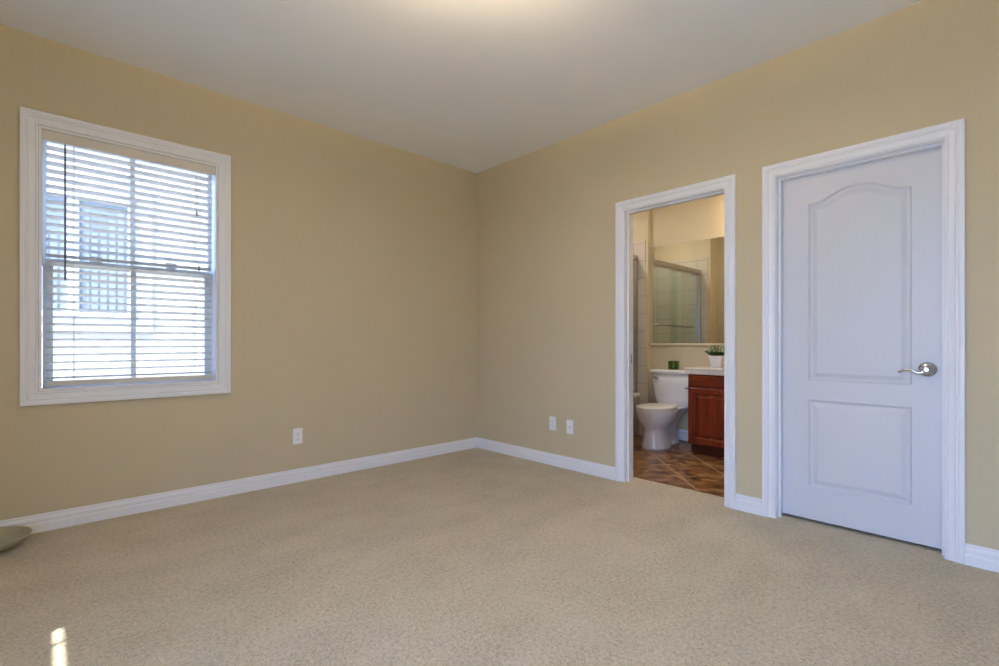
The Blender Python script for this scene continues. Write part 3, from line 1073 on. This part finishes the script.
# green candle on the tank
cd = thing('candle_jar', 'green glass candle jar standing on the toilet tank lid', 'candle', (1.782, -1.160, 0.768))
bm = bmesh.new()
lathe(bm, [(0.048, 0.0), (0.055, 0.003), (0.057, 0.012), (0.057, 0.086), (0.055, 0.088), (0.053, 0.086), (0.053, 0.012), (0.01, 0.010)], 40)
obj('jar', bm, M['candle_glass'], cd)
bm = bmesh.new()
lathe(bm, [(0.050, 0.0125), (0.052, 0.016), (0.052, 0.052), (0.045, 0.055), (0.01, 0.054)], 32)
obj('wax', bm, M['wax'], cd)
bm = bmesh.new()
tube(bm, [(0, 0, 0.053), (0.001, 0, 0.062), (0.003, 0, 0.068)], 0.0014, 6)
obj('wick', bm, M['wick'], cd)

# ------------------------------------------------------------------ vanity
VX, VY0, VY1 = 1.352, -2.60, -1.527
vn = thing('vanity_cabinet', 'dark cherry wood vanity cabinet beside the toilet', 'cabinet', (VX, VY1, -0.006))
D = BX - VX - 0.002
L = VY1 - VY0
bm = bmesh.new()
box(bm, 0.018, D, -L, 0, 0.095, 0.760)
for a, b, c, d in ((-L, 0, 0.733, 0.760), (-L, 0, 0.095, 0.115), (-0.030, 0, 0.115, 0.733), (-L, -L + 0.03, 0.115, 0.733), (-L / 2 - 0.02, -L / 2 + 0.02, 0.115, 0.733), (-L + 0.03, -0.03, 0.620, 0.655)):
    box(bm, 0.0, 0.018, a, b, c, d)
obj('carcass', bm, M['cherry'], vn)
bm = bmesh.new()
box(bm, 0.060, D, -L + 0.002, -0.004, 0.0, 0.0949)
obj('toe_kick', bm, M['cherry_dark'], vn)


def raised_front(y0, y1, z0, z1, th=0.02, rail=0.055, raised=True):
    bm = bmesh.new()
    def rect(i, d):
        return [(-th + d, y0 + i, z0 + i), (-th + d, y1 - i, z0 + i), (-th + d, y1 - i, z1 - i), (-th + d, y0 + i, z1 - i)]
    rings = [[(0, p[1], p[2]) for p in rect(0, 0)], rect(0, 0.004), rect(0.004, 0)]
    if raised:
        rings += [rect(rail - 0.006, 0), rect(rail, 0.004), rect(rail + 0.004, 0.011), rect(rail + 0.010, 0.011), rect(rail + 0.034, 0.003), rect(rail + 0.036, 0.002)]
    loft(bm, rings, smooth=False)
    return bm


for k in range(2):
    a1 = -0.016 - k * (L / 2 - 0.004)
    a0 = a1 - (L / 2 - 0.028)
    obj('drawer_front', raised_front(a0, a1, 0.650, 0.752, raised=False), M['cherry_h'], vn)
    obj('door', raised_front(a0, a1, 0.108, 0.632), M['cherry'], vn)

ct = obj('countertop', bmesh.new(), M['counter'])
bm = bmesh.new()
rbox(bm, -0.030, D, -L - 0.01, 0.022, 0.0, 0.018, 0.006, 3)
rbox(bm, -0.030, -0.006, -L - 0.01, 0.022, -0.040, 0.0005, 0.003, 2)
rbox(bm, -0.006, D, 0.003, 0.022, -0.040, 0.0005, 0.003, 2)
bmesh.ops.recalc_face_normals(bm, faces=bm.faces)
bm.to_mesh(ct.data)
bm.free()
ct.location = (VX, VY1, 0.7955)
tag(ct, 'pale square tiled countertop on the cherry vanity', 'countertop')

# paper holder on the side of the cabinet
tp = thing('paper_holder', 'small chrome paper holder post on the side of the cherry vanity', 'paper holder', (1.44, VY1, 0.605))
bm = bmesh.new()
lathe(bm, [(0.022, -0.0015), (0.022, 0.006), (0.014, 0.010), (0.010, 0.012)], 24, axis='y')
obj('mount', bm, M['chrome_dark'], tp)
bm = bmesh.new()
tube(bm, [(0, 0.010, 0), (0, 0.062, 0), (0.005, 0.072, 0.0), (0.10, 0.072, 0.0)], 0.009, 10)
obj('arm', bm, M['chrome_dark'], tp)

# potted plant on the counter
pp = thing('potted_plant', 'small leafy green plant in a square white pot on the vanity counter', 'plant', (1.60, -1.700, 0.8135))
bm = bmesh.new()


def sq(h, z, r=0.008):
    return rrect(-h, h, -h, h, z, r, 4)


loft(bm, [sq(0.042, 0.0), sq(0.044, 0.003), sq(0.063, 0.112), sq(0.063, 0.116), sq(0.058, 0.116), sq(0.055, 0.092)], smooth=False)
obj('pot', bm, M['pot'], pp)
bm = bmesh.new()
loft(bm, [sq(0.050, 0.084), sq(0.0525, 0.092), sq(0.04, 0.097), sq(0.01, 0.099)])
obj('soil', bm, M['soil'], pp)
bm = bmesh.new()
bs = bmesh.new()
for i in range(60):
    a = random.uniform(0, 2 * PI)
    rr = random.uniform(0.0, 0.045)
    tilt = random.uniform(0.05, 1.05)
    ln = random.uniform(0.07, 0.128)
    p0 = Vector((rr * math.cos(a), rr * math.sin(a), 0.096))
    d = Vector((math.cos(a) * math.sin(tilt), math.sin(a) * math.sin(tilt), math.cos(tilt)))
    p1 = p0 + d * ln
    tube(bs, [p0, p0 + d * ln * 0.5, p1], 0.0012, 5)
    for k in range(10):
        q = p0 + d * ln * (0.25 + 0.75 * k / 9) + Vector((0, 0, 0.004))
        az = random.uniform(0, 2 * PI)
        el = random.uniform(-0.2, 0.9)
        ld = (Vector((math.cos(az) * math.cos(el), math.sin(az) * math.cos(el), math.sin(el))) + d * 0.4).normalized()
        sd2 = ld.cross(Vector((0.1, 0.2, 1))).normalized()
        up = sd2.cross(ld)
        ll, lw = random.uniform(0.018, 0.030), random.uniform(0.006, 0.010)
        vs = [bm.verts.new(q), bm.verts.new(q + ld * ll * 0.5 + sd2 * lw + up * 0.003), bm.verts.new(q + ld * ll), bm.verts.new(q + ld * ll * 0.5 - sd2 * lw + up * 0.003), bm.verts.new(q + ld * ll * 0.5)]
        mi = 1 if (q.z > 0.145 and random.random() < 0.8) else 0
        for tri in ((0, 1, 4), (1, 2, 4), (4, 2, 3), (0, 4, 3)):
            f = bm.faces.new([vs[j] for j in tri])
            f.material_index = mi
obj('foliage', bm, [M['leaf'], M['leaf_pale']], pp)
obj('stems', bs, M['leaf'], pp)
